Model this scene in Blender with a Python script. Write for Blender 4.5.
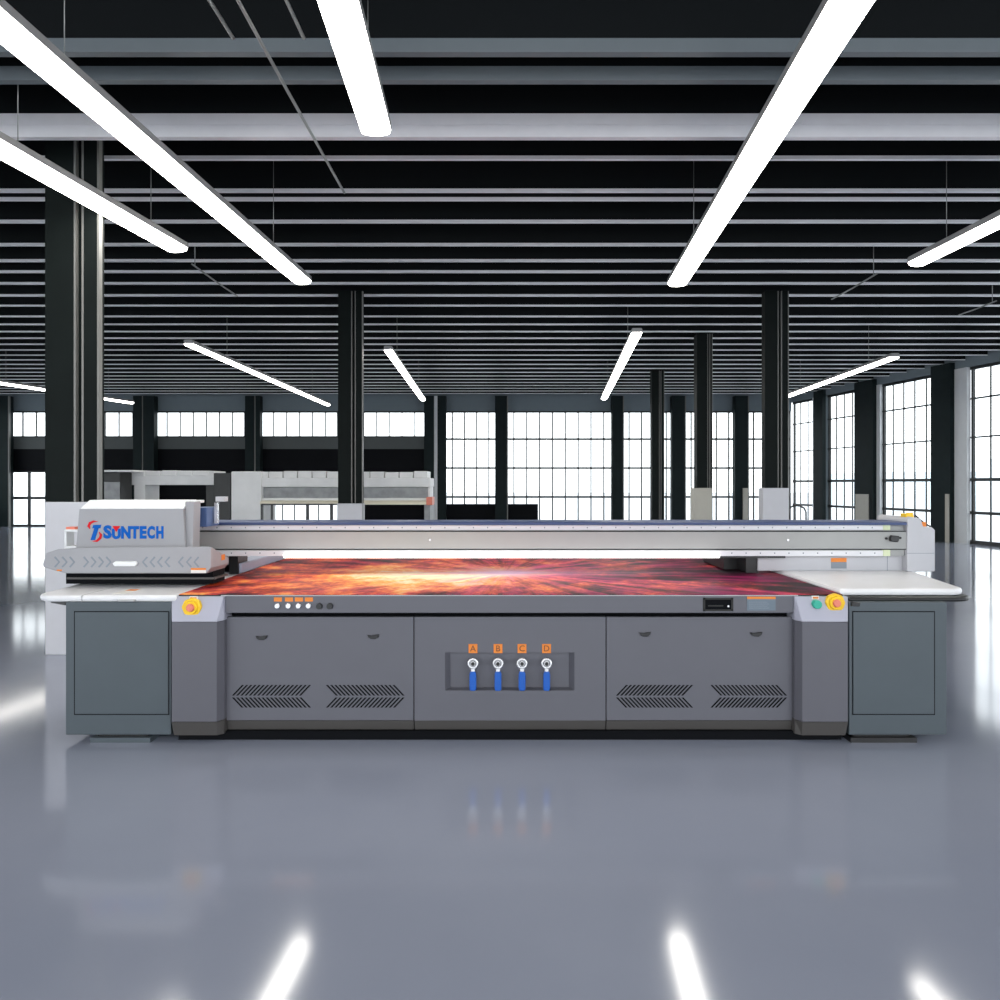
import bpy, math, random
from mathutils import Vector, Matrix
random.seed(7)
C = bpy.context.scene.collection
S = bpy.context.scene
for o in list(bpy.data.objects):
    bpy.data.objects.remove(o)

# ------------------------------------------------------------------ camera, world, exposure
EYE, CX, HY, FP = 1.55, 505.0, 485.0, 720.0      # eye height, principal pixel, horizon pixel, focal length in pixels
cam_d = bpy.data.cameras.new('camera'); cam = bpy.data.objects.new('camera', cam_d); C.objects.link(cam)
cam.location = (0, 0, EYE); cam.rotation_euler = (math.pi/2, 0, 0)
cam_d.sensor_width = 36; cam_d.lens = 36*FP/1000
cam_d.shift_x = -(CX-500)/1000; cam_d.shift_y = -(500-HY)/1000
cam_d.clip_end = 400
S.camera = cam
w = bpy.data.worlds.new('world'); S.world = w; w.use_nodes = True
nt = w.node_tree; nt.nodes.clear()
wo = nt.nodes.new('ShaderNodeOutputWorld'); wb = nt.nodes.new('ShaderNodeBackground')
wb.inputs['Color'].default_value = (0.93, 0.97, 1.0, 1); wb.inputs['Strength'].default_value = 3.4
nt.links.new(wb.outputs[0], wo.inputs[0])
S.view_settings.view_transform = 'Standard'; S.view_settings.look = 'None'
S.view_settings.gamma = 1.0; S.view_settings.use_curve_mapping = False
S.view_settings.exposure = 0.0
LAMP = 18.0

def PX(px, d): return (px-CX)/FP*d
def PZ(py, d): return EYE-(py-HY)/FP*d

# ------------------------------------------------------------------ materials
def mat(name, col, rough=.5, metal=0, spec=.5, noise=None, bump=0):
    m = bpy.data.materials.new(name); m.use_nodes = True
    n = m.node_tree; b = n.nodes['Principled BSDF']
    b.inputs['Base Color'].default_value = (*col, 1)
    b.inputs['Roughness'].default_value = rough; b.inputs['Metallic'].default_value = metal
    b.inputs['Specular IOR Level'].default_value = spec
    sc, amt = noise or (7, .02)
    tc = n.nodes.new('ShaderNodeTexCoord'); nz = n.nodes.new('ShaderNodeTexNoise')
    nz.inputs['Scale'].default_value = sc; nz.inputs['Detail'].default_value = 4
    n.links.new(tc.outputs['Object'], nz.inputs['Vector'])
    r = n.nodes.new('ShaderNodeValToRGB'); e = r.color_ramp.elements
    e[0].color = (*[c*(1-amt) for c in col], 1); e[1].color = (*[min(1, c*(1+amt)) for c in col], 1)
    e[0].position = .3; e[1].position = .7
    n.links.new(nz.outputs['Fac'], r.inputs['Fac']); n.links.new(r.outputs['Color'], b.inputs['Base Color'])
    if bump:
        bp = n.nodes.new('ShaderNodeBump'); bp.inputs['Strength'].default_value = bump; bp.inputs['Distance'].default_value = .01
        n.links.new(nz.outputs['Fac'], bp.inputs['Height']); n.links.new(bp.outputs['Normal'], b.inputs['Normal'])
    return m
def emit(name, col, s):   # things that give off light
    m = bpy.data.materials.new(name); m.use_nodes = True
    n = m.node_tree; b = n.nodes['Principled BSDF']
    b.inputs['Base Color'].default_value = (.9, .9, .9, 1)
    b.inputs['Emission Color'].default_value = (*col, 1); b.inputs['Emission Strength'].default_value = s
    return m
M = dict(
    ceil=mat('ceiling_paint', (.004, .005, .006), .8, spec=.2),
    web=mat('slat_dark', (.004, .0055, .0065), .6, spec=.2),
    flange=mat('slat_pale_edge', (.90, .91, .93), .3, spec=1.0, noise=(3, .03)),
    beam=mat('beam_grey', (.80, .79, .82), .5),
    beamd=mat('beam_bluegrey', (.17, .195, .21), .5),
    col=mat('column_paint', (.006, .009, .0085), .6, spec=.1, noise=(3, .15)),
    colw=mat('wall_column_paint', (.011, .018, .019), .6, spec=.12, noise=(3, .12)),
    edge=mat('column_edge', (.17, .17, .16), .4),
    clad=mat('cladding_white', (.60, .60, .64), .5),
    cladb=mat('cladding_beige', (.50, .48, .42), .6),
    wall=mat('wall_bluegrey', (.18, .22, .25), .7),
    band=mat('wall_band_grey', (.085, .095, .095), .7),
    black=mat('wall_black', (.002, .0025, .0045), .7, spec=.15),
    frame=mat('window_frame', (.012, .014, .015), .4),
    reveal=mat('reveal_white', (.70, .72, .74), .5),
    ground=mat('ground_pale', (.55, .57, .60), .9),
    bldg=mat('building_pale', (.68, .76, .82), .8),
    house=mat('lamp_housing', (.30, .30, .30), .4),
    wire=mat('wire', (.30, .31, .30), .4, .6),
    lampd=emit('lamp_diffuser', (1.0, .965, .90), LAMP),
    slate=mat('slate_enamel', (.114, .114, .135), .42, noise=(5, .02)),
    kick=mat('kick_dark', (.065, .060, .057), .5),
    teal=mat('cabinet_bluegrey', (.068, .086, .100), .45, noise=(5, .03)),
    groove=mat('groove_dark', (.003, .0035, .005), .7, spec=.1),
    pillar=mat('pillar_enamel', (.105, .104, .124), .42),
    ptop=mat('pillar_top', (.42, .42, .50), .4),
    white=mat('table_white', (.82, .82, .84), .3),
    under=mat('table_edge_grey', (.45, .45, .46), .4),
    shell=mat('carriage_grey', (.335, .335, .355), .38),
    shellw=mat('carriage_white', (.84, .85, .86), .35),
    alu=mat('aluminium', (.55, .56, .60), .35, .35),
    gbody=mat('gantry_grey', (.34, .345, .34), .45),
    navy=mat('navy', (.035, .06, .16), .45),
    navyl=mat('motor_blue', (.06, .11, .26), .45),
    panelg=mat('panel_lightgrey', (.50, .50, .53), .45),
    led=emit('led_bar', (1.0, .98, .96), 3.2),
    blackp=mat('black_plastic', (.010, .010, .011), .35),
    rubber=mat('black_rubber', (.02, .02, .02), .7),
    yellow=mat('yellow_plastic', (.90, .56, .01), .35),
    red=mat('red_plastic', (.80, .22, .14), .4),
    green=mat('green_plastic', (.03, .42, .30), .35),
    orange=mat('orange_label', (.78, .23, .03), .6),
    ink=mat('label_ink', (.12, .05, .02), .6),
    sticker=mat('sticker_grey', (.22, .25, .29), .4),
    stickw=mat('sticker_white', (.80, .78, .74), .5),
    screen=mat('sticker_bluegrey', (.13, .17, .21), .35),
    chrome=mat('chrome', (.75, .75, .77), .25, .7),
    blue=mat('blue_sleeve', (.004, .095, .45), .35),
    logob=mat('logo_blue', (.002, .11, .48), .7, spec=.2),
    logor=mat('logo_red', (.68, .012, .02), .7, spec=.2),
    machw=mat('machine_white', (.80, .80, .80), .5, noise=(3, .05)),
    machg=mat('machine_grey', (.30, .31, .32), .5, noise=(6, .2)),
    machd=mat('machine_dark', (.010, .011, .011), .45, noise=(6, .3)),
    cream=mat('machine_cream', (.80, .74, .58), .5),
    sheetblue=mat('tray_blue', (.36, .40, .52), .4),
    scale=mat('scale_strip', (.70, .70, .73), .3),
    scalew=mat('green_tag', (.62, .68, .45), .5),
)
# glass pane: clear, with a weak mirror reflection
gm = bpy.data.materials.new('window_glass'); gm.use_nodes = True; n = gm.node_tree; n.nodes.clear()
o_ = n.nodes.new('ShaderNodeOutputMaterial'); mx = n.nodes.new('ShaderNodeMixShader'); tr = n.nodes.new('ShaderNodeBsdfTransparent')
gl = n.nodes.new('ShaderNodeBsdfGlossy'); gl.inputs['Roughness'].default_value = .02
tr.inputs['Color'].default_value = (.97, .985, .985, 1)
mx.inputs[0].default_value = .05; n.links.new(tr.outputs[0], mx.inputs[1]); n.links.new(gl.outputs[0], mx.inputs[2]); n.links.new(mx.outputs[0], o_.inputs[0])
M['glass'] = gm
# polished epoxy floor
fm = bpy.data.materials.new('floor_epoxy'); fm.use_nodes = True; n = fm.node_tree; b = n.nodes['Principled BSDF']
tc = n.nodes.new('ShaderNodeTexCoord'); nz = n.nodes.new('ShaderNodeTexNoise'); nz.inputs['Scale'].default_value = .6; nz.inputs['Detail'].default_value = 5
n.links.new(tc.outputs['Object'], nz.inputs['Vector'])
r = n.nodes.new('ShaderNodeValToRGB'); e = r.color_ramp.elements
e[0].color = (.27, .295, .375, 1); e[1].color = (.305, .33, .41, 1); e[0].position = .35; e[1].position = .65
n.links.new(nz.outputs['Fac'], r.inputs['Fac']); n.links.new(r.outputs['Color'], b.inputs['Base Color'])
mr = n.nodes.new('ShaderNodeMapRange'); mr.inputs[3].default_value = .085; mr.inputs[4].default_value = .115
n.links.new(nz.outputs['Fac'], mr.inputs[0]); n.links.new(mr.outputs[0], b.inputs['Roughness'])
b.inputs['IOR'].default_value = 1.72
M['floor'] = fm

# ------------------------------------------------------------------ mesh helpers
class MB:
    def __init__(s): s.v = []; s.f = []; s.mi = []; s.m = 0; s.sm = []
    def add(s, vs, fs, smooth=False):
        k = len(s.v); s.v += [Vector(p) for p in vs]
        for f in fs: s.f.append([i+k for i in f]); s.mi.append(s.m); s.sm.append(smooth)
        return s
    def box(s, x0, x1, y0, y1, z0, z1):
        return s.add([(x0,y0,z0),(x1,y0,z0),(x1,y1,z0),(x0,y1,z0),(x0,y0,z1),(x1,y0,z1),(x1,y1,z1),(x0,y1,z1)],
                     [(3,2,1,0),(4,5,6,7),(0,1,5,4),(1,2,6,5),(2,3,7,6),(3,0,4,7)])
    def prism(s, pts, a, bb, axis='y', smooth=False):
        """polygon extruded along an axis from a to b; pts are the two other coordinates in x,y,z order"""
        def mk(p, t):
            return {'x': (t, p[0], p[1]), 'y': (p[0], t, p[1]), 'z': (p[0], p[1], t)}[axis]
        k = len(pts); vs = [mk(p, a) for p in pts]+[mk(p, bb) for p in pts]
        fs = [tuple(range(k)), tuple(range(2*k-1, k-1, -1))]
        s.add(vs, fs)
        k0 = len(s.v)-2*k
        for i in range(k):
            j = (i+1) % k; s.f.append([k0+i, k0+i+k, k0+j+k, k0+j]); s.mi.append(s.m); s.sm.append(smooth)
        return s
    def cyl(s, c, r, a, bb, axis='y', n=20, r2=None):
        r2 = r if r2 is None else r2; vs = []
        for t, rr in ((a, r), (bb, r2)):
            for i in range(n):
                p, q = math.cos(2*math.pi*i/n)*rr, math.sin(2*math.pi*i/n)*rr
                vs.append({'y': (c[0]+p, t, c[1]+q), 'z': (c[0]+p, c[1]+q, t), 'x': (t, c[0]+p, c[1]+q)}[axis])
        s.add(vs, [tuple(range(n)), tuple(range(2*n-1, n-1, -1))]); k0 = len(s.v)-2*n
        for i in range(n):
            j = (i+1) % n; s.f.append([k0+i, k0+i+n, k0+j+n, k0+j]); s.mi.append(s.m); s.sm.append(True)
        return s
    def torus(s, c, R, r, n=28, k=10):           # ring in the XZ plane
        vs = []; fs = []
        for i in range(n):
            a = 2*math.pi*i/n
            for j in range(k):
                q = 2*math.pi*j/k; rr = R+r*math.cos(q)
                vs.append((c[0]+rr*math.cos(a), c[1]+r*math.sin(q), c[2]+rr*math.sin(a)))
        for i in range(n):
            for j in range(k):
                fs.append((i*k+j, i*k+(j+1) % k, ((i+1) % n)*k+(j+1) % k, ((i+1) % n)*k+j))
        return s.add(vs, fs, True)
    def tube(s, pts, r, n=8):
        pts = [Vector(p) for p in pts]; rings = []
        for i, p in enumerate(pts):
            d = (pts[min(i+1, len(pts)-1)]-pts[max(i-1, 0)]).normalized()
            a = d.orthogonal().normalized() if abs(d.z) > .95 else d.cross(Vector((0,0,1))).normalized()
            bb = d.cross(a); rings.append([p+(a*math.cos(2*math.pi*j/n)+bb*math.sin(2*math.pi*j/n))*r for j in range(n)])
        vs = [q for ring in rings for q in ring]; fs = [tuple(range(n))[::-1], tuple(range(len(vs)-n, len(vs)))]
        for i in range(len(rings)-1):
            for j in range(n): fs.append((i*n+j, i*n+(j+1) % n, (i+1)*n+(j+1) % n, (i+1)*n+j))
        return s.add(vs, fs, True)
    def strip(s, pts, half, y0, y1):             # flat ribbon along an XZ polyline, thickness along Y
        L = []; R = []
        for i, p in enumerate(pts):
            a = Vector(pts[max(i-1, 0)]); bq = Vector(pts[min(i+1, len(pts)-1)]); d = (bq-a).normalized(); nn = Vector((-d.y, d.x))
            h = half[i] if isinstance(half, (list, tuple)) else half
            L.append(Vector(p)+nn*h); R.append(Vector(p)-nn*h)
        for i in range(len(pts)-1):
            s.prism([L[i], L[i+1], R[i+1], R[i]], y0, y1)
        return s
ORG = {}
def root_of(o):
    return ORG[o.name]
def link(name, mb, mats, parent=None, bevel=0, loc=None):
    me = bpy.data.meshes.new(name)
    org = ORG[parent.name] if parent else Vector(loc if loc else (0, 0, 0))
    me.from_pydata([p-org for p in mb.v], [], mb.f)
    for m in (mats if isinstance(mats, (list, tuple)) else [mats]): me.materials.append(m if not isinstance(m, str) else M[m])
    for p, i, sm in zip(me.polygons, mb.mi, mb.sm): p.material_index = i; p.use_smooth = sm
    import bmesh
    bm = bmesh.new(); bm.from_mesh(me); bmesh.ops.recalc_face_normals(bm, faces=bm.faces); bm.to_mesh(me); bm.free()
    o = bpy.data.objects.new(name, me); C.objects.link(o)
    if parent: o.parent = parent
    else: o.location = org
    ORG[o.name] = org
    if bevel:
        bv = o.modifiers.new('bevel', 'BEVEL'); bv.width = bevel; bv.segments = 2; bv.limit_method = 'ANGLE'; bv.angle_limit = math.radians(40)
    return o
def tag(o, label=None, cat=None, group=None, kind=None):
    if label: o['label'] = label
    if cat: o['category'] = cat
    if group: o['group'] = group
    if kind: o['kind'] = kind
    return o
def thing(name, loc, label, cat, group=None):
    o = bpy.data.objects.new(name, None); C.objects.link(o); o.location = loc; ORG[o.name] = Vector(loc)
    return tag(o, label, cat, group, 'thing')
def structure(name, mb, mats, parent=None, label=None, **k):
    o = link(name, mb, mats, parent, **k)
    if not parent: o['kind'] = 'structure'
    if label: o['label'] = label
    return o
def text(name, body, size, cx, cz, y, mats, parent, bold=0, shear=0, depth=.001, sx=1.0):
    cu = bpy.data.curves.new('t', 'FONT'); cu.body = body; cu.size = size; cu.align_x = 'CENTER'; cu.align_y = 'CENTER'
    cu.offset = bold; cu.shear = shear; cu.extrude = depth; cu.resolution_u = 3
    to = bpy.data.objects.new('t', cu); C.objects.link(to)
    me = bpy.data.meshes.new_from_object(to); bpy.data.objects.remove(to)
    mb = MB(); mb.add([(cx+v.co.x*sx, y-v.co.z, cz+v.co.y) for v in me.vertices], [tuple(p.vertices) for p in me.polygons])
    bpy.data.meshes.remove(me)
    return link(name, mb, mats, parent)

# ------------------------------------------------------------------ the setting
FAR, XL, ZS, ZC = 27.0, -20.0, 4.85, 5.25          # far wall, left end, underside of slats, ceiling
def XR(d): return 12.375-.1806*(d-18)             # inner face of the right-hand window wall
YB = -4.0
structure('floor', MB().prism([(XL-.3, YB), (XR(YB)+.3, YB), (XR(FAR)+.6, FAR+.3), (XL-.3, FAR+.3)], -.12, 0, 'z'), 'floor', label='polished blue-grey epoxy floor with blurred reflections')
structure('ground', MB().box(-90, 120, -60, 160, -.30, -.14), 'ground', label='pale ground outside the windows')
structure('ceiling', MB().prism([(XL-.3, YB), (XR(YB)+.3, YB), (XR(FAR)+.6, FAR+.3), (XL-.3, FAR+.3)], ZC, ZC+.15, 'z'), 'ceil', label='dark ceiling above the slats')

# far wall: a solid upper strip, clerestory on the left, full height glazing on the right
def zf(y): return PZ(y, FAR)
xf = lambda p: PX(p, FAR)
ztop = zf(411)
mb = MB()
mb.box(XL, XR(FAR), FAR, FAR+.25, ztop, ZC)                                   # strip over all windows
xs = xf(440)
mb2 = MB().box(XL, xs, FAR, FAR+.25, zf(449), zf(437.5))
mb3 = MB()
for a, bb, z0, z1 in ((XL, xf(9), 0, zf(449)), (xf(9), xf(47), zf(471), zf(449)), (xf(47), xf(258), 0, zf(449)),
                      (xf(258), xf(342), zf(500), zf(449)), (xf(258), xf(342), 0, .12), (xf(342), xs, 0, zf(449))):
    mb3.box(a, bb, FAR, FAR+.25, z0, z1)
for a, bb in ((446, 495), (507, 538)):
    mb3.box(xf(a), xf(bb), FAR-.02, FAR+.1, 0, zf(504))
wf = structure('wall_far', mb, 'wall', label='blue-grey wall strip above the far windows')
structure('wall_band', mb2, 'band', wf); structure('wall_panel', mb3, 'black', wf)

def window(no, x0, x1, z0, z1, xsplit, zsplit, label, y=FAR+.08, bw=.035, hw=.035):
    f = MB()
    for x in [x0+.02, x1-.02]: f.box(x-.03, x+.03, y-.05, y+.05, z0, z1)
    for z in [z0+.03, z1-.03]: f.box(x0, x1, y-.05, y+.05, z-.03, z+.03)
    for x in xsplit: f.box(x-bw/2, x+bw/2, y-.03, y+.03, z0, z1)
    for z in zsplit: f.box(x0, x1, y-.035, y+.035, z-hw/2, z+hw/2)
    o = structure('window_%d' % no, f, 'frame', label=label)
    structure('window_glass', MB().box(x0, x1, y-.004, y+.004, z0, z1), 'glass', o)
    return o
def splits(a, bb, step):
    k = max(1, round((bb-a)/step)); return [a+(bb-a)*i/k for i in range(1, k)]
wn = 1
for a, bb, l in ((8, 103, 'high window at the far left behind the big column'), (103, 133, 'short high window beside the big column'),
              (153, 245, 'high strip window left of centre'), (260, 338, 'high strip window behind the broad dark column'), (338, 440, 'high strip window right of the broad dark column')):
    window(wn, xf(a), xf(bb), zf(437.5), ztop, splits(xf(a), xf(bb), .50), [], l); wn += 1
window(wn, xf(9), xf(47), 0, zf(471), [xf(28)], [zf(498)], "glazed door panel at the far left", bw=.09, hw=.10); wn += 1
window(wn, xf(258), xf(342), .12, zf(500), splits(xf(258), xf(342), .42), [], 'low window seen under the white machine'); wn += 1
for a, bb in ((440, 501), (501, 617), (617, 679), (679, 742), (742, 791)):
    window(wn, xf(a), xf(bb), 0, ztop, splits(xf(a), xf(bb), .50), [zf(439), zf(468), zf(497)], "tall gridded far window between dark columns", bw=.05, hw=.075); wn += 1

# right-hand window wall, slightly turned
def dR(px): return 15.626/((px-CX)/FP+.1806)
def rquad(mb, d0, d1, z0, z1, t0=0., t1=.2):       # slab lying along the wall between depths d0 and d1
    nx, ny = .984, .178
    p = [(XR(d0)+nx*t0, d0+ny*t0), (XR(d1)+nx*t0, d1+ny*t0), (XR(d1)+nx*t1, d1+ny*t1), (XR(d0)+nx*t1, d0+ny*t1)]
    return mb.prism(p, z0, z1, 'z')
ZW = 4.66
wr = structure('wall_right', rquad(MB(), YB, FAR+.2, ZW, ZC), 'wall', label='wall strip above the right-hand windows')
for a_, b_ in ((813, 826), (858, 880), (935, 955.5)): structure('pier', rquad(MB(), dR(b_)+.02, dR(a_)-.02, 0, ZW-.002, 0, .2), 'wall', wr)
bays = [(791, 813), (826, 858), (880, 935)]
barz = [3.82, 2.80, 1.69, .82]
def rwindow(no, d0, d1, nsp, label):
    f = MB(); t = .06
    for d in (d0+.05, d1-.05): rquad(f, d-.035, d+.035, 0, ZW, t+.02, t+.09)
    for i in range(1, nsp):
        d = d0+(d1-d0)*i/nsp; rquad(f, d-.014, d+.014, 0, ZW, t+.03, t+.065)
    for z, h in zip(barz+[.05, ZW-.04], (.04, .04, .085, .075, .1, .08)): rquad(f, d0, d1, z-h/2, z+h/2, t, t+.09)
    o = structure('window_%d' % no, f, 'frame', label=label)
    structure('window_glass', rquad(MB(), d0, d1, 0, ZW, t+.045, t+.053), 'glass', o)
for (a, bb), ns, l in zip(bays, (3, 4, 5), ('narrow window at the far corner', 'window between the two narrower wall columns', 'wide window left of the last dark wall column')):
    rwindow(wn, dR(bb), dR(a), ns, l); wn += 1
rwindow(wn, 14.2, dR(968), 8, 'large window at the right edge'); wn += 1
rwindow(wn, 7.0, 14.0, 10, 'window beyond the right edge'); wn += 1
rv = structure('trim_1', rquad(MB(), dR(967.5), dR(955), 0, ZW, -.02, .1), 'reveal', label='white reveal panel beside the right window')
rv = structure('trim_2', rquad(MB(), dR(880.5), dR(877), 0, ZW, -.02, .1), 'reveal', label='white reveal strip left of the wide window')
rv = structure('trim_3', rquad(MB(), dR(817), dR(813), 0, ZW, -.02, .1), 'reveal', label='white reveal strip near the far corner')
# left end of the hall, outside the view: low parapet, strip above, glazing between
structure('wall_left', MB().box(XL-.25, XL, YB, FAR+.25, 0, .9).box(XL-.25, XL, YB, FAR+.25, 4.5, ZC), 'wall', label='left end wall of the hall')
for k in range(5):
    y0, y1 = YB+k*6.2, YB+(k+1)*6.2
    f = MB()
    for i in range(9): yy = y0+.03+(y1-y0-.06)*i/8; f.box(XL-.14, XL-.06, yy-.025, yy+.025, .9, 4.5)
    for z in (.94, 2.1, 3.3, 4.46): f.box(XL-.14, XL-.06, y0, y1, z-.03, z+.03)
    o = structure('window_%d' % wn, f, 'frame', label='gridded window in the left end wall'); wn += 1
    structure('window_glass', MB().box(XL-.104, XL-.096, y0, y1, .9, 4.5), 'glass', o)
# pale blocks across the street
for i, (x, y, sx, sy, h) in enumerate(((38, 62, 16, 9, 2.6), (60, 70, 22, 9, 4.2), (34, 46, 5, 6, .9))):
    o = link('building', MB().box(x-sx/2, x+sx/2, y-sy/2, y+sy/2, -.15, h), 'bldg')
    tag(o, ('low pale building outside, left end of the row', 'pale building outside beyond the right windows', 'small pale shed outside the right edge window')[i], 'building')

# ------------------------------------------------------------------ ceiling beams and slats
def beam(d, z0, z1, fm_, label, x0=XL, groove=False, ft=.06):
    x1 = XR(d)-.02
    r_ = thing('ceiling_beam', (0, d, z0), label, 'beam')
    f = MB(); zm = (z0+z1)/2
    if groove: f.prism([(d, z0), (d, zm-.006), (d+.012, zm-.006), (d+.012, zm+.006), (d+.006, zm+.006), (d+.006, z1), (d+ft, z1), (d+ft, z0)], x0, x1, 'x')
    else: f.box(x0, x1, d, d+ft, z0, z1)
    link('fascia', f, fm_, r_)
    link('web', MB().box(x0, x1, d+.01, d+ft-.005, z1, ZC), 'web', r_)
beam(4.98, PZ(52, 4.98), PZ(38, 4.98), 'beamd', 'slim blue-grey ceiling beam nearest the top of the view')
beam(5.32, PZ(80, 5.32), PZ(66, 5.32), 'beamd', 'slim grey ceiling beam just before the broad pale beam')
beam(6.10, PZ(137, 6.10), PZ(113, 6.10), 'beam', 'broad pale grey ceiling beam with a long seam', groove=True)
words = 'first second third fourth fifth sixth seventh eighth ninth tenth eleventh twelfth thirteenth fourteenth fifteenth sixteenth seventeenth eighteenth nineteenth twentieth'.split()
words += ['twenty-'+q for q in words[:9]]+['thirtieth']
sd = [7.31, 8.12, 8.36, 9.07, 9.94, 10.65, 11.2, 11.85, 12.6, 13.3, 14.15]
while sd[-1] < FAR-1.0: sd.append(sd[-1]+.70)
for i, d in enumerate(sd):
    x1 = XR(d)-.02; lip = .034 if d < 13 else .027 if d < 17 else .021
    r_ = thing('ceiling_joist', (0, d, ZS), '%s thin pale-edged dark joist counted back from the broad ceiling beam' % words[i], 'joist', 'dark ceiling joists across the hall')
    link('flange', MB().box(XL, x1, d-.025, d+.02, ZS, ZS+lip), 'flange', r_)
    link('web', MB().box(XL, x1, d-.018, d+.016, ZS+lip, ZC), 'web', r_)

# ------------------------------------------------------------------ columns
def column(p0, p1, d, label, top=ZS, clad=None, cx0=None, cx1=None, dep=None, cm='clad', m='col', split=.56):
    x0, x1 = PX(p0, d), PX(p1, d); wd = x1-x0; dep = dep or wd*.8
    r_ = thing('steel_column', ((x0+x1)/2, d+dep/2, 0), label, 'column')
    a = x0+wd*split; bb = x0+wd*(split+.17)
    s_ = MB().box(x0, a, d, d+dep, 0, top).box(bb, x1, d, d+dep, 0, top).box(a-.01, bb+.01, d+dep*.4, d+dep*.6, 0, top)
    link('shaft', s_, m, r_)
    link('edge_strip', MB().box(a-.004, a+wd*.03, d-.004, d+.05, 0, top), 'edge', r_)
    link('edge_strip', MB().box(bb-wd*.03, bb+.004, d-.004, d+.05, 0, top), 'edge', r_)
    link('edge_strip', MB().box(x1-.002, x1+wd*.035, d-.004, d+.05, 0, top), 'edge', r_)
    if clad:
        c0 = PX(cx0, d-.03) if cx0 else x0-.01; c1 = PX(cx1, d-.03) if cx1 else x1+.01
        link('base_cladding', MB().box(c0, c1, d-.03, d+dep+.03, 0, PZ(clad, d-.03)), cm, r_, bevel=.006)
    return r_
column(45, 97.5, 6.6, 'very wide dark steel column at left behind the printer carriage', clad=502, cx0=45, cx1=98, dep=.11)
column(338, 362, 12.25, 'dark steel column standing before the long white machine', clad=503.5, dep=.16)
column(765, 788, 12.25, 'dark steel column with white foot cladding right of centre', clad=488, cx0=763, cx1=789, dep=.16)
column(697, 712, 15.7, 'slim dark column with beige foot cladding, right of centre', clad=488, cx0=694, cx1=712, cm='cladb', split=.7)
column(652, 664, 20.8, 'slimmest free-standing dark column before the far windows', split=.6)
def wall_column(p0, p1, label, strip=None, d=FAR-.35, s2=None):
    x0, x1 = PX(p0, d), PX(p1, d)
    r_ = thing('steel_column', ((x0+x1)/2, d+.15, 0), label, 'column')
    s_ = MB()
    if strip:
        a, bb = PX(strip[0], d), PX(strip[1], d)
        s_.box(x0, a, d, d+.3, 0, ZS).box(bb, x1, d, d+.3, 0, ZS)
        link('shaft', s_, 'colw', r_); link('edge_strip', MB().box(a, bb, d+.03, d+.3, 0, ZS), s2 or 'edge', r_)
    else:
        link('shaft', s_.box(x0, x1, d, d+.3, 0, ZS), 'colw', r_)
        link('edge_strip', MB().box(x1, x1+.04, d, d+.08, 0, ZS), 'edge', r_)
    return r_
wall_column(-8, 8, 'dark column against the far wall at the left edge')
wall_column(133, 154, 'dark twin column against far wall above the left machine', (141.5, 143))
wall_column(245, 260, 'dark column against far wall above the long white machine', (254, 255.5))
wall_column(424, 446, 'dark twin column with a white middle strip on the far wall', (434, 437.5), s2='reveal')
wall_column(495, 507, 'dark far wall column just left of centre')
wall_column(612, 623, 'dark far wall column under the end of a tube light')
wall_column(672, 685, 'dark far wall column left of the slim beige-footed column')
wc = wall_column(735, 748, 'dark far wall column with beige strip low on its side')
link('base_cladding', MB().box(PX(743, FAR-.4), PX(748, FAR-.4), FAR-.40, FAR-.35, 0, PZ(488, FAR)), 'cladb', wc)
for a, bb, l, c in ((817, 826, 'narrow dark column on the right wall near the far corner', None), (858, 877, 'middle dark column on the right window wall', (860, 873, 494)), (935, 955, 'widest dark column on the right window wall', (950.5, 954, 494))):
    d0, d1 = dR(bb), dR(a)
    r_ = thing('wall_column', (XR((d0+d1)/2), (d0+d1)/2, 0), l, 'column')
    link('shaft', rquad(MB(), d0, d1, 0, ZS-.004, -.14, -.006), 'colw', r_)
    if c: link('base_cladding', rquad(MB(), dR(c[1]), dR(c[0]), 0, PZ(c[2], dR(c[0])), -.17, -.121), 'cladb', r_)

# ------------------------------------------------------------------ tube lights
def lamp(p0, p1, wd, label, z=4.0, extend=0):
    d0, d1 = (FP*(z-EYE)/(HY-p[1]) for p in (p0, p1))
    a = Vector((PX(p0[0], d0), d0, z)); bb = Vector((PX(p1[0], d1), d1, z)); u = (bb-a).normalized(); a -= u*extend
    sd_ = Vector((u.y, -u.x, 0)); up = Vector((0, 0, 1)); mid = (a+bb)/2
    r_ = thing('tube_light', mid, label, 'ceiling light')
    L = (bb-a).length
    def sweep(prof, inset=0):
        m = MB(); k = len(prof); vs = []
        for t in (inset, L-inset):
            for s_, h in prof: vs.append(a+u*t+sd_*s_+up*h)
        fs = [tuple(range(k)), tuple(range(2*k-1, k-1, -1))]+[(i, i+k, (i+1) % k+k, (i+1) % k) for i in range(k)]
        return m.add(vs, fs)
    h = wd/2; n_ = 9
    prof = [(h*.98*math.cos(math.pi*i/(n_-1)), .045-.045*math.sin(math.pi*i/(n_-1))**.6) for i in range(n_)]
    link('diffuser', sweep(prof, .012), 'lampd', r_)
    hp = [(-h, .046), (h, .046), (h*1.0, .10), (h*.8, .115), (-h*.8, .115), (-h*1.0, .10)]
    link('housing', sweep(hp), 'house', r_)
    for t in (.18, .82):
        q = a+u*L*t; link('hanger_wire', MB().tube([q+up*.11, q+up*(ZC-z)], .0035, 6), 'wire', r_)
lamp((8, 39), (303, 285), .215, 'long tube light crossing the upper left corner', extend=.5)
lamp((335, 0), (376, 137), .215, 'tube light left of centre coming from the top edge', extend=.6)
lamp((857, 0), (677, 287), .235, 'long tube light coming down from upper right', extend=.6)
lamp((0, 154), (178, 253), .235, 'tube light passing before the wide left column', extend=.3)
lamp((1000, 226), (916, 267), .20, 'short tube light end at the right edge', extend=1.6)
lamp((188, 346), (328, 406), .15, 'distant tube light pointing at the left clerestory windows')
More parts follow.
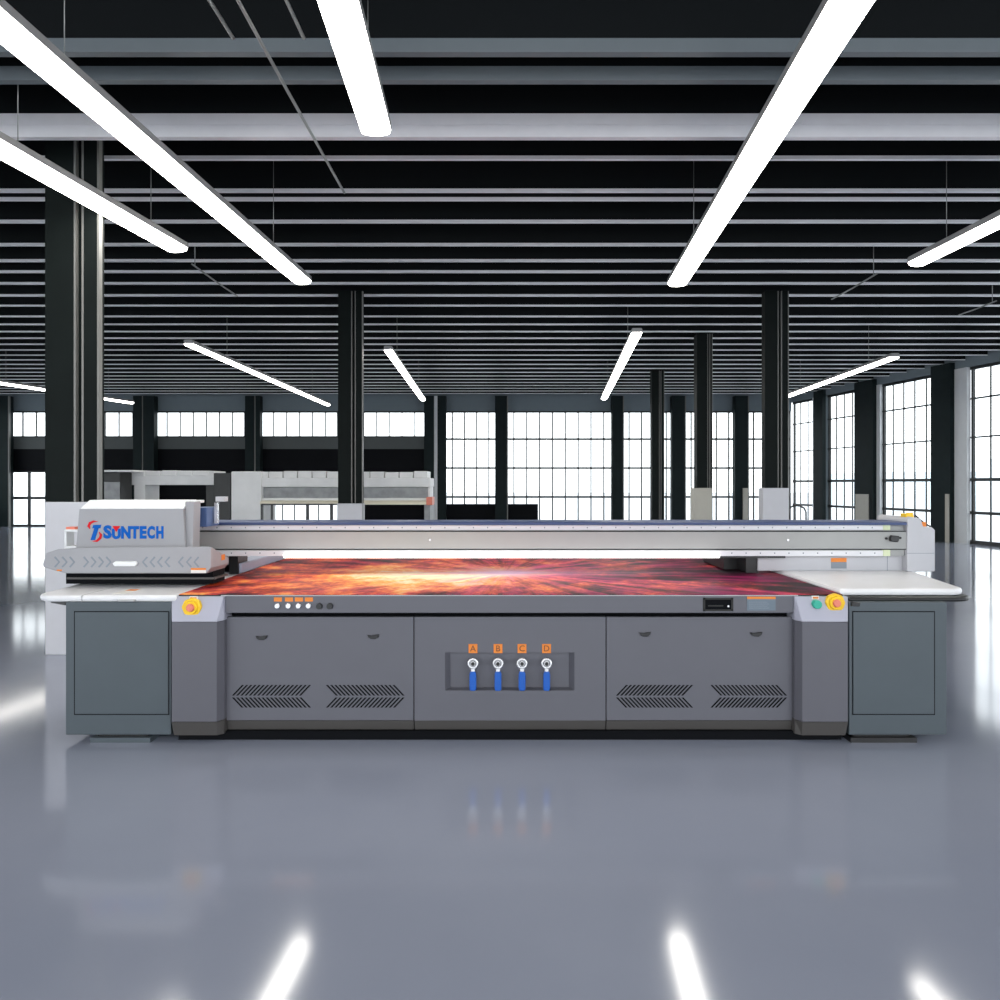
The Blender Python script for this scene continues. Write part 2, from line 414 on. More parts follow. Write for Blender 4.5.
lamp((388, 352), (423, 401), .15, 'distant tube light just right of the broad dark column')
lamp((637, 335), (604, 400), .17, 'distant tube light right of centre above far windows')
lamp((895, 359), (786, 398), .17, 'distant tube light running toward the right window wall')
lamp((-30, 380), (132, 404), .16, 'farthest left tube light partly behind the wide column')

# thin conduits below the ceiling
for i, (x, d0, d1, l) in enumerate(((-1.77, 3.5, 4.69, 'leftmost of three thin conduits by the top edge'), (-1.60, 3.5, 7.17, 'longest thin conduit crossing above the broad beam'),
        (-1.31, 3.5, 4.69, 'thin conduit nearest the middle tube light'), (-4.35, 10.0, 11.7, 'short conduit past the end of the left tube lights'),
        (5.40, 10.45, 11.9, 'short conduit below the slats at right'), (8.19, 12.0, 13.0, 'short conduit near the right edge'))):
    z = 4.46 if i < 3 else 4.62
    o = link('conduit', MB().tube([(x, d0, z), (x, (d0+d1)/2, z-.01), (x, d1, z)], .012, 8).tube([(x, d0+.1, z), (x, d0+.1, ZC)], .006, 6), 'wire')
    tag(o, l, 'conduit')

# ------------------------------------------------------------------ the flatbed printer
ZB = .882                                           # bed surface
P = thing('flatbed_printer', (0, 5.6, 0), 'large grey flatbed printing machine with blue lettering on its white carriage', 'printing machine')
dF, dS, dB, dPn = 4.31, 4.34, 4.375, 4.40          # fronts of pillars, side cabinets, bed front, panels
# chassis behind the panels
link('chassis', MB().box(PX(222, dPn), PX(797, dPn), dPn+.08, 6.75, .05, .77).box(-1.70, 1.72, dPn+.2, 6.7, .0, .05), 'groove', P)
link('plinth', MB().box(PX(173, dF), PX(847, dF), dPn-.02, dPn+.25, 0, .0515), 'groove', P)  # near-black block put in for the shade under the printer front
bed = link('bed', MB().box(-1.984, 2.054, dB+.004, 6.75, .80, ZB), 'blackp', P)
# front rail of the bed
x0, x1 = PX(221, dB), PX(798, dB); zr0 = PZ(613, dB)
rail = link('front_rail', MB().box(x0, x1, dB, dB+.08, zr0, ZB-.006), 'slate', P, bevel=.003)
link('edge_strip', MB().box(x0, x1, dB-.002, dB+.05, ZB-.0065, ZB-.001), 'under', rail)
for px in (278, 289, 299, 309):
    X = PX(px, dB); link('warning_label', MB().box(X-.024, X+.024, dB-.002, dB+.002, PZ(601.5, dB), PZ(597.4, dB)), 'orange', rail)
    k = MB().cyl((X, PZ(605.5, dB)), .014, dB-.022, dB+.004, n=16, r2=.017); link('knob', k, 'chrome', rail)
for px in (319.5, 330):
    X = PX(px, dB); link('knob', MB().cyl((X, PZ(606, dB)), .017, dB-.02, dB+.004, n=16, r2=.02), 'blackp', rail)
fr_ = MB(); a, bb = PX(703, dB), PX(733, dB); zz0, zz1 = PZ(611, dB), PZ(597.8, dB)
fr_.box(a, bb, dB-.006, dB, zz0, zz0+.01).box(a, bb, dB-.006, dB, zz1-.01, zz1).box(a, a+.012, dB-.006, dB, zz0, zz1).box(bb-.012, bb, dB-.006, dB, zz0, zz1)
fr_.m = 1; fr_.box(a+.01, bb-.01, dB-.003, dB+.001, zz0+.008, zz1-.008); fr_.m = 2; fr_.cyl((bb-.03, (zz0+zz1)/2-.01), .006, dB-.008, dB-.002, n=12)
fr_.m = 0; fr_.box(a+.03, bb-.06, dB-.005, dB-.002, zz0+.028, zz0+.036)
link('socket_panel', fr_, ['rubber', 'groove', 'chrome'], rail)
a, bb = PX(747, dB), PX(775.5, dB); m = MB().box(a, bb, dB-.003, dB+.001, PZ(610.5, dB), PZ(599, dB)); m.m = 1; m.box(a, bb, dB-.0032, dB+.001, PZ(599, dB), PZ(596.6, dB))
m.m = 2
for k in range(4): m.box(a+.012, bb-.05+.01*(k % 2), dB-.0036, dB, PZ(602+2*k, dB)-.0012, PZ(602+2*k, dB)+.0012)
link('rating_plate', m, ['screen', 'orange', 'sticker'], rail)

def slots(x0, x1, z0, z1, n_, lean, y, wd=.0062):
    m = MB(); sh = (z1-z0)*.95
    for k in range(n_):
        xa = x0+(x1-x0-sh)*k/(n_-1); lo, hi = (xa, xa+sh) if lean > 0 else (xa+sh, xa)
        m.prism([(lo-wd, z0), (lo+wd, z0), (hi+wd, z1), (hi-wd, z1)], y-.0012, y+.006)
    return m
def front_panel(p0, p1, vents, latches):
    x0, x1 = PX(p0, dPn)+.003, PX(p1, dPn)-.003; zt, zk, zb = PZ(617, dPn), PZ(720.5, dPn), PZ(730, dPn)
    f = link('front_panel', MB().box(x0, x1, dPn, dPn+.03, zk, zt), 'slate', P, bevel=.003)
    link('kick_plate', MB().prism([(dPn, zk-.001), (dPn+.03, zk-.001), (dPn+.03, zb), (dPn+.012, zb)], x0, x1, 'x'), 'kick', f)
    for a, bb, s_ in vents:
        v = slots(PX(a, dPn), PX(bb, dPn), PZ(695.5, dPn), PZ(685, dPn), 17, s_, dPn)
        w_ = slots(PX(a, dPn), PX(bb, dPn), PZ(707.5, dPn), PZ(697.5, dPn), 17, -s_, dPn); v.add(w_.v, w_.f)
        link('vent', v, 'groove', f)
    for px, py in latches:
        X, Z = PX(px, dPn), PZ(py, dPn)
        l_ = MB().prism([(X-.036, Z+.012), (X-.012, Z+.006), (X+.012, Z+.012), (X+.036, Z+.014), (X+.03, Z-.002), (X+.012, Z-.014), (X-.014, Z-.013), (X-.03, Z-.004)], dPn-.014, dPn+.002)
        link('latch', l_, 'blackp', f, bevel=.003)
    return f
front_panel(222, 414, ((233, 310, 1), (327, 403.5, -1)), ((262, 637.5), (373.5, 636.5)))
front_panel(606, 797, ((617, 692, 1), (711.5, 786, -1)), ((645, 634), (756, 634)))
# centre panel with its valve recess
x0, x1 = PX(414, dPn)+.003, PX(606, dPn)-.003; zt, zk, zb = PZ(617, dPn), PZ(720.5, dPn), PZ(730, dPn)
rx0, rx1, rz0, rz1 = PX(445, dPn), PX(574.5, dPn), PZ(690.5, dPn), PZ(652.5, dPn)
m = MB().box(x0, rx0, dPn, dPn+.03, zk, zt).box(rx1, x1, dPn, dPn+.03, zk, zt).box(rx0, rx1, dPn, dPn+.03, zk, rz0).box(rx0, rx1, dPn, dPn+.03, rz1, zt)
dr = dPn+.05
cp = link('front_panel', m, 'slate', P)
m = MB().add([(rx0, dPn+.001, rz0), (rx1, dPn+.001, rz0), (rx1, dPn+.001, rz1), (rx0, dPn+.001, rz1), (rx0+.03, dr, rz0+.006), (rx1-.03, dr, rz0+.006), (rx1-.03, dr, rz1-.006), (rx0+.03, dr, rz1-.006)],
             [(0, 1, 5, 4), (1, 2, 6, 5), (2, 3, 7, 6), (3, 0, 4, 7), (4, 5, 6, 7)])
link('recess', m, 'slate', cp)
link('kick_plate', MB().prism([(dPn, zk-.001), (dPn+.03, zk-.001), (dPn+.03, zb), (dPn+.012, zb)], x0, x1, 'x'), 'kick', cp)
for px, ch in zip((473, 498, 522, 546.5), 'ABCD'):
    X = PX(px, dPn); Z = PZ(663, dPn)
    v = link('valve', MB().torus((X, dPn-.012, Z), .027, .0075).cyl((X, Z), .015, dPn-.022, dr, n=18), 'chrome', P)
    v['label'] = 'ring-shaped valve lever under the orange %s label' % ch
    link('lever_neck', MB().prism([(X-.012, Z-.028), (X+.012, Z-.028), (X+.011, Z-.052), (X-.011, Z-.052)], dPn-.017, dPn-.007), 'chrome', v)
    link('handle_sleeve', MB().prism([(X-.016, Z-.048), (X+.016, Z-.048), (X+.021, Z-.066), (X+.021, Z-.155), (X+.014, Z-.165), (X-.014, Z-.165), (X-.021, Z-.155), (X-.021, Z-.066)], dPn-.025, dPn+.004), 'blue', v, bevel=.006)
    nut = MB().prism([(X+.012*math.cos(math.pi*k/3), Z+.012*math.sin(math.pi*k/3)) for k in range(6)], dPn-.028, dPn-.02); link('nut', nut, 'rubber', v)
    t = link('letter_label', MB().box(X-.027, X+.027, dPn-.003, dPn+.001, PZ(653, dPn), PZ(644, dPn)), 'orange', P); t['label'] = 'orange label with letter %s' % ch
    text('letter', ch, .052, X, PZ(648.6, dPn), dPn-.0035, 'ink', t)
# control pillars
def pillar(p0, p1, inner):
    x0, x1 = PX(p0, dF), PX(p1, dF); zt, zm, zk, zb = PZ(596.5, dF), PZ(622, dF), PZ(722, dF), .045
    ch = .026
    if inner > 0: plan = [(x0, dF), (x1-ch, dF), (x1, dF+.05), (x1, dF+.30), (x0, dF+.30)]
    else: plan = [(x0+ch, dF), (x1, dF), (x1, dF+.30), (x0, dF+.30), (x0, dF+.05)]
    b_ = link('control_pillar', MB().prism(plan, zk, zm, 'z'), 'pillar', P, bevel=.003)
    k_ = [(x+(.006 if i < 2 else 0)*(1 if x < (x0+x1)/2 else -1), y+(.02 if y < dF+.05 else 0)) for i, (x, y) in enumerate(plan)]
    m = MB(); k = len(plan); m.add([(x, y, zk-.001) for x, y in plan]+[(x, y, zb) for x, y in k_], [tuple(range(k)), tuple(range(2*k-1, k-1, -1))]+[(i, i+k, (i+1) % k+k, (i+1) % k) for i in range(k)])
    link('kick_plate', m, 'kick', b_)
    # sloping top panel
    tp = [(x, y+(.055 if y < dF+.05 else 0)) for x, y in plan]
    if inner > 0: tp[1] = (x1-.006, dF+.055); tp[0] = (x0*(dF+.055)/dF, dF+.055)
    else: tp[0] = (x0+.006, dF+.055); tp[1] = (x1*(dF+.055)/dF, dF+.055)
    m = MB(); m.add([(x, y, zm+.001) for x, y in plan]+[(x, y, ZB-.008) for x, y in tp], [tuple(range(k)), tuple(range(2*k-1, k-1, -1))]+[(i, i+k, (i+1) % k+k, (i+1) % k) for i in range(k)])
    link('top_panel', m, 'ptop', b_, bevel=.003)
    return b_
pillar(171.5, 221, 1); pillar(798, 848, -1)
def dface(py):                                       # depth of the sloping face
    return dF+.055*(622-py)/25
def estop(px, py, label, lab):
    d = dface(py); X, Z = PX(px, d), PZ(py, d)
    m = MB()
    for k in range(0): pass
    pts = [(X+(.057+.0015*math.cos(8*a_))*math.cos(a_), Z+(.055+.0015*math.cos(8*a_))*math.sin(a_)) for a_ in [2*math.pi*k/48 for k in range(48)]]
    m.prism(pts, d-.018, d+.012)
    e_ = link('emergency_stop', m, 'yellow', P, bevel=.005); e_['label'] = label
    link('collar', MB().cyl((X, Z), .036, d-.030, d-.016, n=28, r2=.042), 'yellow', e_)
    link('button_cap', MB().cyl((X, Z), .020, d-.046, d-.028, n=24, r2=.026), 'red', e_, bevel=.004)
    dl = dface(597.5); lx, lz = PX(lab, dl), PZ(597.8, dl)
    link('name_label', MB().box(lx-.024, lx+.024, dl-.008, dl, lz-.010, lz+.010), 'stickw', e_)
    link('label_print', MB().box(lx-.019, lx+.019, dl-.0085, dl-.004, lz-.006, lz+.005), 'orange', e_)
estop(192.5, 607, 'yellow emergency stop on the left pillar', 194)
estop(834.5, 602.5, 'yellow emergency stop beside the green button', 834)
d = dface(604); X, Z = PX(816, d), PZ(604, d)
g = link('start_button', MB().cyl((X, Z), .025, d-.03, d+.006, n=24, r2=.029), 'green', P, bevel=.003)
lx, lz, dl = PX(816, d), PZ(597.8, d), dface(597.8)
link('name_label', MB().box(lx-.022, lx+.022, dl-.008, dl, lz-.010, lz+.010), 'stickw', g)
link('label_print', MB().box(lx-.017, lx+.017, dl-.0085, dl-.004, lz-.006, lz+.005), 'orange', g)

# side cabinets
def cabinet(p0, p1, dx0, dx1, foot, latch=None):
    x0, x1 = PX(p0, dS), PX(p1, dS); zb, zt = PZ(735, dS), PZ(602, dS)
    c = link('side_cabinet', MB().box(x0, x1, dS, 6.3, zb, zt), 'teal', P, bevel=.006)
    a, bb, z0, z1 = PX(dx0, dS), PX(dx1, dS), PZ(714, dS), PZ(612, dS)
    link('door_gap', MB().box(a-.005, bb+.005, dS-.0015, dS+.004, z0-.005, z1+.005), 'groove', c)
    link('door', MB().box(a, bb, dS-.004, dS+.004, z0, z1), 'teal', c, bevel=.003)
    fa, fb = PX(foot[0], dS), PX(foot[1], dS)
    link('foot', MB().box(fa, fb, dS-.01, dS+.10, 0, zb-.014), 'teal' if not latch else 'blackp', c)
    link('foot', MB().box(fa+.03, fb-.03, dS+.02, dS+.09, zb-.015, zb+.002), 'blackp', c)
    link('foot', MB().box(fa, fb, 6.1, 6.25, 0, zb), 'blackp', c)
    if latch: link('latch', MB().prism([(PX(latch[0], dS)-.025, PZ(latch[1], dS)-.014), (PX(latch[0], dS)+.025, PZ(latch[1], dS)-.016), (PX(latch[0], dS)+.03, PZ(latch[1], dS)+.008), (PX(latch[0], dS)-.02, PZ(latch[1], dS)+.014)], dS-.016, dS+.002), 'blackp', c, bevel=.003)
    return c
cabinet(65.5, 171, 75, 168.5, (91, 151))
c2 = cabinet(849, 947, 853, 934, (850, 916), latch=(854.5, 603.5))

# white side tables
def slab(pts, z0, z1, name='side_table', m='white'):
    return link(name, MB().prism(pts, z0, z1, 'z'), m, P, bevel=.018)
xl = PX(37, 4.42)
def corner(x, y, r, a0, a1, n_=7):
    return [(x+r*math.cos(math.radians(a0+(a1-a0)*i/n_)), y+r*math.sin(math.radians(a0+(a1-a0)*i/n_))) for i in range(n_+1)]
ptl = corner(xl+.14, 4.35+.14, .14, 180, 270)+[(-1.985, 4.35), (-1.985, 6.3), (xl-.1, 6.3)]
tl = slab(ptl, ZB-.04, ZB)
link('under_plate', MB().prism([(xl+.06, 4.46), (xl+.2, 4.37), (-1.99, 4.37), (-1.99, 6.2), (xl+.06, 6.2)], ZB-.062, ZB-.041, 'z'), 'blackp', tl)
link('sticker', MB().box(PX(120, 4.5), PX(133.5, 4.5), 4.42, 4.62, ZB, ZB+.0015), 'stickw', tl)
link('sticker_print', MB().box(PX(122, 4.5), PX(132, 4.5), 4.54, 4.60, ZB+.001, ZB+.0022), 'orange', tl)
link('handle', MB().box(PX(117, 4.33), PX(134.5, 4.33), 4.325, 4.36, ZB-.034, ZB-.022), 'under', tl, bevel=.005)
link('seam', MB().box(PX(81.3, 4.35), PX(81.3, 4.35)+.005, 4.348, 6.2, ZB-.05, ZB+.001), 'under', tl)
xr = PX(971, 4.42)
ptr = [(2.055, 4.42)]+corner(xr-.12, 4.42+.12, .12, 270, 360)+[(xr+.22, 5.6), (xr+.25, 6.3), (2.055, 6.3)]
trr = slab(ptr, ZB-.012, ZB+.03)
ptr2 = [(2.09, 4.38)]+corner(xr-.10, 4.38+.12, .12, 270, 360)+[(xr+.05, 4.9), (2.09, 4.9)]
link('under_plate', MB().prism(ptr2, ZB-.044, ZB-.013, 'z'), 'blackp', trr, bevel=.012)

# gantry
G = 5.30
gx0, gx1 = PX(150, G), PX(906, G)
zz = lambda y: PZ(y, G)
gb = link('gantry_beam', MB().box(gx0, gx1, G, G+.30, zz(549.5), zz(531)).box(gx0, gx1, G+.03, G+.28, zz(531), zz(525)).box(gx0, gx1, G+.02, G+.29, zz(556), zz(549.5)), 'gbody', P)
link('top_cover', MB().prism([(G-.012, zz(525)), (G-.012, zz(522.6)), (G+.01, zz(521.8)), (G+.31, zz(521.8)), (G+.31, zz(525))], gx0, gx1, 'x'), 'navy', gb)
def scale_strip(y0, y1, dd, pa=196, pb=884):
    m = MB().box(PX(pa, dd), PX(pb, dd), dd, dd+.02, PZ(y1, dd), PZ(y0, dd)); m.m = 1
    X = PX(pa, dd)+.05; zc = (PZ(y1, dd)+PZ(y0, dd))/2
    while X < PX(pb, dd)-.03: m.box(X-.004, X+.004, dd-.001, dd+.003, zc-.004, zc+.006); X += .105
    link('rail_strip', m, ['scale', 'sticker'], gb)
    link('end_tag', MB().box(PX(pb-1, dd), PX(pb+6, dd), dd-.004, dd+.02, PZ(y1, dd), PZ(y0, dd)+.004), 'scalew', gb)
scale_strip(525.4, 530, G+.008); scale_strip(550.5, 556, G-.012)
link('seam', MB().box(gx0, gx1, G-.002, G+.002, zz(531.8), zz(531)), 'groove', gb)
link('seam', MB().box(gx0, gx1, G-.002, G+.002, zz(549.6), zz(548.9)), 'groove', gb)
for px in (430, 788): link('screw', MB().cyl((PX(px, G), zz(540)), .008, G-.004, G+.002, n=12), 'chrome', gb)
dl = G-.05
link('lamp_bar', MB().box(PX(283, dl), PX(720, dl), dl, dl+.06, PZ(558, dl), PZ(554, dl)), 'led', gb, bevel=.005)  # white bar below the beam, glow added to light the sheet
cX, cZ = PX(893, G), zz(538.5)
link('cable_connector', MB().prism([(cX-.03, cZ-.02), (cX+.02, cZ-.026), (cX+.03, cZ-.012), (cX+.032, cZ+.02), (cX-.02, cZ+.026), (cX-.032, cZ+.008)], G-.03, G+.002).cyl((cX-.052, cZ), .009, G-.012, G+.002, n=12).cyl((cX+.05, cZ+.005), .009, G-.012, G+.002, n=12), 'blackp', gb, bevel=.004)
# right end support with stepped top
br = link('end_bracket', MB().prism([(PX(906.5, G), ZB+.031), (PX(934.5, G), ZB+.031), (PX(934.5, G), zz(530)), (PX(931.5, G), zz(527)), (PX(922.5, G), zz(526.5)), (PX(920.5, G), zz(518.5)), (PX(908.5, G), zz(516.5)), (PX(906.5, G), zz(520))], G-.01, G+.42), 'panelg', P, bevel=.008)
link('seam', MB().box(PX(906.5, G), PX(934.5, G), G-.012, G-.009, zz(553.4), zz(552.9)), 'sticker', br)
bx, bz = PX(912.5, G), zz(516.8)
be = link('beacon', MB().cyl((bx+.012, G+.06), .030, bz-.01, bz+.028, 'z', 20, .024).box(bx-.035, bx+.005, G+.02, G+.1, bz-.005, bz+.022), 'yellow', br, bevel=.004)
link('beacon', MB().box(PX(922, G), PX(928, G), G+.02, G+.10, zz(527), zz(522.3)), 'orange', br, bevel=.004)
link('cable', MB().tube([(PX(922, G), G+.1, zz(515)), (PX(925, G), G+.08, zz(519)), (PX(929, G), G+.05, zz(524)), (PX(934, G), G+.04, zz(527))], .006), 'blackp', br)
# support plate below the beam on the right, black block standing in for the cavity's darkness, left mirrored
ep = link('end_panel', MB().box(PX(758, G+.06), PX(906, G+.06), G+.06, G+.10, ZB+.031, zz(556)), 'panelg', P)
d = G+.06; m = MB().box(PX(831, d), PX(846.5, d), d-.002, d, PZ(568.5, d), PZ(562, d)); m.m = 1; m.box(PX(831, d), PX(846.5, d), d-.0022, d, PZ(562, d), PZ(558, d))
link('sticker', m, ['sticker', 'orange'], ep)
link('seam', MB().box(PX(887, d), PX(887.6, d), d-.001, d, ZB+.01, zz(557)), 'sticker', ep)
link('bracket_plate', MB().box(PX(715, G), PX(786, G), G+.01, G+.05, zz(558.2), zz(556)), 'blackp', gb)
link('support_leg', MB().box(PX(746, G+.08), PX(757.5, G+.08), G+.08, G+.3, ZB+.012, zz(556)).box(PX(720, 5.7), PX(757.5, G+.08), G+.3, 6.2, ZB+.012, 1.03), 'blackp', P)  # leg, plus a black block standing in for the dark hollow behind
lp = link('end_panel', MB().box(PX(150, G+.12), PX(229, G+.12), G+.12, G+.2, ZB, zz(556)), 'panelg', P)
link('support_leg', MB().box(PX(229, G+.1), PX(238, G+.1), G+.1, G+.3, ZB, zz(556)), 'blackp', P)
link('media_tray', MB().box(-2.12, -1.986, 5.42, 6.45, ZB+.001, .96), 'sheetblue', P, bevel=.01)

# print carriage
Q = 4.80
q = lambda px, py, d=Q: (PX(px, d), PZ(py, d))
car = link('carriage', MB().prism([q(76, 549), q(185, 549), q(183, 509), q(79.5, 509)], Q, Q+.20), 'shell', P)
vs = [(*q(79.5, 509)[:1], Q, q(79.5, 509)[1]), (q(183, 509)[0], Q, q(183, 509)[1])]
x0, x1, z0 = q(79.5, 509)[0], q(183, 509)[0], q(0, 509)[1]; zt = PZ(500, Q+.06)
m = MB().add([(x0, Q, z0), (x1, Q, z0), (x1, Q+.20, z0), (x0, Q+.20, z0), (x0+.03, Q+.06, zt), (x1+.01, Q+.06, zt), (x1+.01, Q+.20, zt), (x0+.03, Q+.20, zt)], [(3,2,1,0),(4,5,6,7),(0,1,5,4),(1,2,6,5),(2,3,7,6),(3,0,4,7)])
link('hood', m, 'shellw', car, bevel=.006)
x2 = PX(192, Q+.1)
link('side_cover', MB().prism([(x1, z0-.32), (x1+.05, z0-.32), (x1+.06, z0), (x1+.06, zt-.01), (x1, zt-.01)], Q+.03, Q+.14), 'shell', car, bevel=.006)
link('top_flap', MB().box(x1, PX(203.5, 5.0), Q+.08, Q+.22, zt-.022, zt-.002), 'shellw', car, bevel=.006)
dm = 5.0
link('mount', MB().box(PX(90, Q), PX(185, 5.1), Q+.2, G, ZB+.1, 1.30), 'shell', car)
link('motor_box', MB().box(PX(190.5, dm), PX(206.8, dm), dm, dm+.22, PZ(527, dm), PZ(507.5, dm)), 'navyl', car, bevel=.006)
link('connector_post', MB().box(PX(208.5, dm), PX(211.5, dm), dm+.1, dm+.13, zz(522), PZ(503, dm)), 'chrome', car)
link('connector_block', MB().box(PX(207.5, dm), PX(217, dm), dm+.14, dm+.2, PZ(502, dm), PZ(497, dm)), 'panelg', car)
D = 4.68
q2 = lambda px, py: (PX(px, D), PZ(py, D))
prof = [(42.5, 564), (46, 553), (58, 549), (76, 547.5), (180, 546.5), (211, 546.5), (211, 568), (206.5, 573.5), (66, 573.5), (52, 570), (43, 567)]
fp = [(q2(*p)[0], D, q2(*p)[1]) for p in prof]; bp = []
for i, (x, y, z) in enumerate(fp):
    bp.append((x, D+.30, z-.065 if i in (1, 2, 3, 4) else z-.10 if i == 5 else z))
k = len(fp)
link('skirt', MB().add(fp+bp, [tuple(range(k)), tuple(range(2*k-1, k-1, -1))]+[(i, i+k, (i+1) % k+k, (i+1) % k) for i in range(k)]), 'shell', car, bevel=.006)
link('sticker', MB().box(q2(211, 0)[0]-.01, q2(211, 0)[0]+.002, D+.17, D+.23, PZ(560, D+.2), PZ(554.5, D+.2)), 'orange', car)
v = MB()
for i, px in enumerate((57, 64.5, 72, 86, 93.5, 101, 108.5)):
    v.strip([q2(px-2.2, 557), q2(px+2.2, 562), q2(px-2.2, 567)], .0055, D-.0015, D+.004)
for px in (145, 152.5, 160, 167.5, 181, 189, 196.5):
    v.strip([q2(px+2.2, 557), q2(px-2.2, 562), q2(px+2.2, 567)], .0055, D-.0015, D+.004)
link('vent', v, 'sticker', car)
link('handle', MB().prism([q2(114, 563), q2(117, 561), q2(137, 561), q2(138.5, 563), q2(137, 566), q2(116, 566)], D-.025, D), 'shellw', car, bevel=.006)
m = MB().box(PX(191, D), PX(206, D), D-.002, D+.002, PZ(573, D), PZ(568, D)); m.m = 1; m.box(PX(191, D), PX(206, D), D-.0025, D+.001, PZ(570, D), PZ(568, D))
link('sticker', m, ['stickw', 'orange'], car)
m = MB().box(PX(57, D), PX(62, D), D-.002, D+.01, PZ(571, D), PZ(569.5, D)); link('sticker', m, 'orange', car)
link('head_base', MB().box(PX(66, D+.1), PX(213, D+.1), D+.1, D+.30, ZB+.012, PZ(573, D)), 'groove', car)
link('head_plate', MB().box(PX(66, D+.08), PX(215, D+.08), D+.085, D+.3, PZ(579.5, D+.08), PZ(577.5, D+.08)), 'kick', car)
link('left_bracket', MB().box(PX(64, Q+.1), PX(79, Q+.1), Q+.1, Q+.19, PZ(551, Q+.1), PZ(546, Q+.1)).box(PX(64, Q+.1), PX(66.5, Q+.1), Q+.1, Q+.19, PZ(548, Q+.1), PZ(530, Q+.1)).box(PX(64, Q+.1), PX(79, Q+.1), Q+.1, Q+.19, PZ(532, Q+.1), PZ(529.5, Q+.1)), 'shellw', car, bevel=.004)
link('left_label', MB().box(PX(66, Q+.12), PX(75, Q+.12), Q+.12, Q+.19, PZ(529.5, Q+.12), PZ(527, Q+.12)), 'red', car)
# lettering
yl = Q-.002
def Lx(px): return PX(px, Q)
def Lz(py): return PZ(py, Q)
lg = text('logo_letter', 'S', .112, Lx(107.6), Lz(532.6), yl, 'logob', car, bold=.0058, sx=1.0)
text('logo_letter', 'U', .085, Lx(116.4), Lz(534.3), yl, 'logob', car, bold=.0058, sx=.95)
for ch, px, wx in zip('NTECH', (126, 134.9, 143.0, 151.2, 160), (.80, .80, .85, .66, .66)):
    text('logo_letter', ch, .106, Lx(px), Lz(533), yl, 'logob', car, bold=.0058, sx=wx)
# the big slanted initial with its red swirl, and the red triangle over the U
m = MB().prism([(Lx(93.3), Lz(525)), (Lx(101.3), Lz(524.6)), (Lx(100.6), Lz(528.2)), (Lx(92.3), Lz(528.4))], yl-.001, yl+.002)
m.prism([(Lx(94.6), Lz(528)), (Lx(98.8), Lz(528)), (Lx(95.0), Lz(540)), (Lx(90.6), Lz(540))], yl-.001, yl+.002)
link('logo_letter', m, 'logob', car)
m = MB()
pts = [(98, 521.6), (93.5, 521.4), (90, 523.2), (88.6, 526.2), (90.2, 528.8)]
m.strip([(Lx(a), Lz(b_)) for a, b_ in pts], [.001, .007, .009, .008, .002], yl-.001, yl+.002)
pts = [(99.2, 532.0), (101.0, 534.6), (100.3, 538), (97, 541), (92.5, 541.2)]
m.strip([(Lx(a), Lz(b_)) for a, b_ in pts], [.002, .008, .009, .007, .001], yl-.0012, yl+.002)
m.prism([(Lx(112.6), Lz(526)), (Lx(120.2), Lz(526)), (Lx(116.4), Lz(532))], yl-.0012, yl+.002)
link('logo_swirl', m, 'logor', car)

# ------------------------------------------------------------------ the printed sheet on the bed
sm = bpy.data.materials.new('burst_print'); sm.use_nodes = True; n = sm.node_tree; b = n.nodes['Principled BSDF']
N = n.nodes.new; Lk = n.links.new
def math_(op, a, bb=None, clamp=False):
    k = N('ShaderNodeMath'); k.operation = op; k.use_clamp = clamp
    for i, v in enumerate((a, bb)):
        if v is None: continue
        if isinstance(v, (int, float)): k.inputs[i].default_value = v
        else: Lk(v, k.inputs[i])
    return k.outputs[0]
tc = N('ShaderNodeTexCoord'); sp = N('ShaderNodeSeparateXYZ'); Lk(tc.outputs['Object'], sp.inputs[0])
X, Y = sp.outputs[0], math_('SUBTRACT', sp.outputs[1], .05)
r_ = math_('SQRT', math_('ADD', math_('MULTIPLY', X, X), math_('MULTIPLY', Y, Y)))
an = math_('ARCTAN2', Y, X)
def noise(x, y, z, scale, det=5):
    cv = N('ShaderNodeCombineXYZ')
    for i, v in enumerate((x, y, z)):
        if isinstance(v, (int, float)): cv.inputs[i].default_value = v
        else: Lk(v, cv.inputs[i])
    nz = N('ShaderNodeTexNoise'); nz.inputs['Scale'].default_value = scale; nz.inputs['Detail'].default_value = det; nz.inputs['Roughness'].default_value = .62
    Lk(cv.outputs[0], nz.inputs['Vector']); return nz.outputs['Fac']
ray = noise(math_('MULTIPLY', math_('COSINE', an), 3.5), math_('MULTIPLY', math_('SINE', an), 3.5), math_('MULTIPLY', r_, .5), 2.6)
cloud = noise(X, math_('MULTIPLY', Y, .8), 3.1, 2.6, 8)
speck = noise(X, Y, 7.7, 26, 3)
glow = math_('POWER', 2.718, math_('MULTIPLY', r_, -1.3))
lobe = math_('POWER', 2.718, math_('MULTIPLY', math_('ADD', math_('POWER', math_('ADD', X, .55), 2.), math_('MULTIPLY', math_('POWER', math_('ADD', Y, .25), 2.), 1.6)), -1.9))
left = math_('MULTIPLY', X, -.075)
val = math_('ADD', math_('ADD', math_('MULTIPLY', math_('SUBTRACT', ray, .5), 1.0), math_('MULTIPLY', math_('SUBTRACT', cloud, .5), 1.9)), math_('ADD', math_('ADD', math_('MULTIPLY', glow, .25), math_('MULTIPLY', lobe, .66)), math_('ADD', left, .25)))
val = math_('ADD', val, math_('MULTIPLY', math_('SUBTRACT', speck, .52), .5))
cr = N('ShaderNodeValToRGB'); el = cr.color_ramp.elements
el[0].position = .05; el[0].color = (.012, .002, .003, 1); el[1].position = .98; el[1].color = (1, .93, .55, 1)
for p_, c_ in ((.24, (.13, .008, .008)), (.40, (.48, .045, .014)), (.56, (.85, .17, .025)), (.74, (1, .48, .07))):
    k = cr.color_ramp.elements.new(p_); k.color = (*c_, 1)
Lk(val, cr.inputs['Fac'])
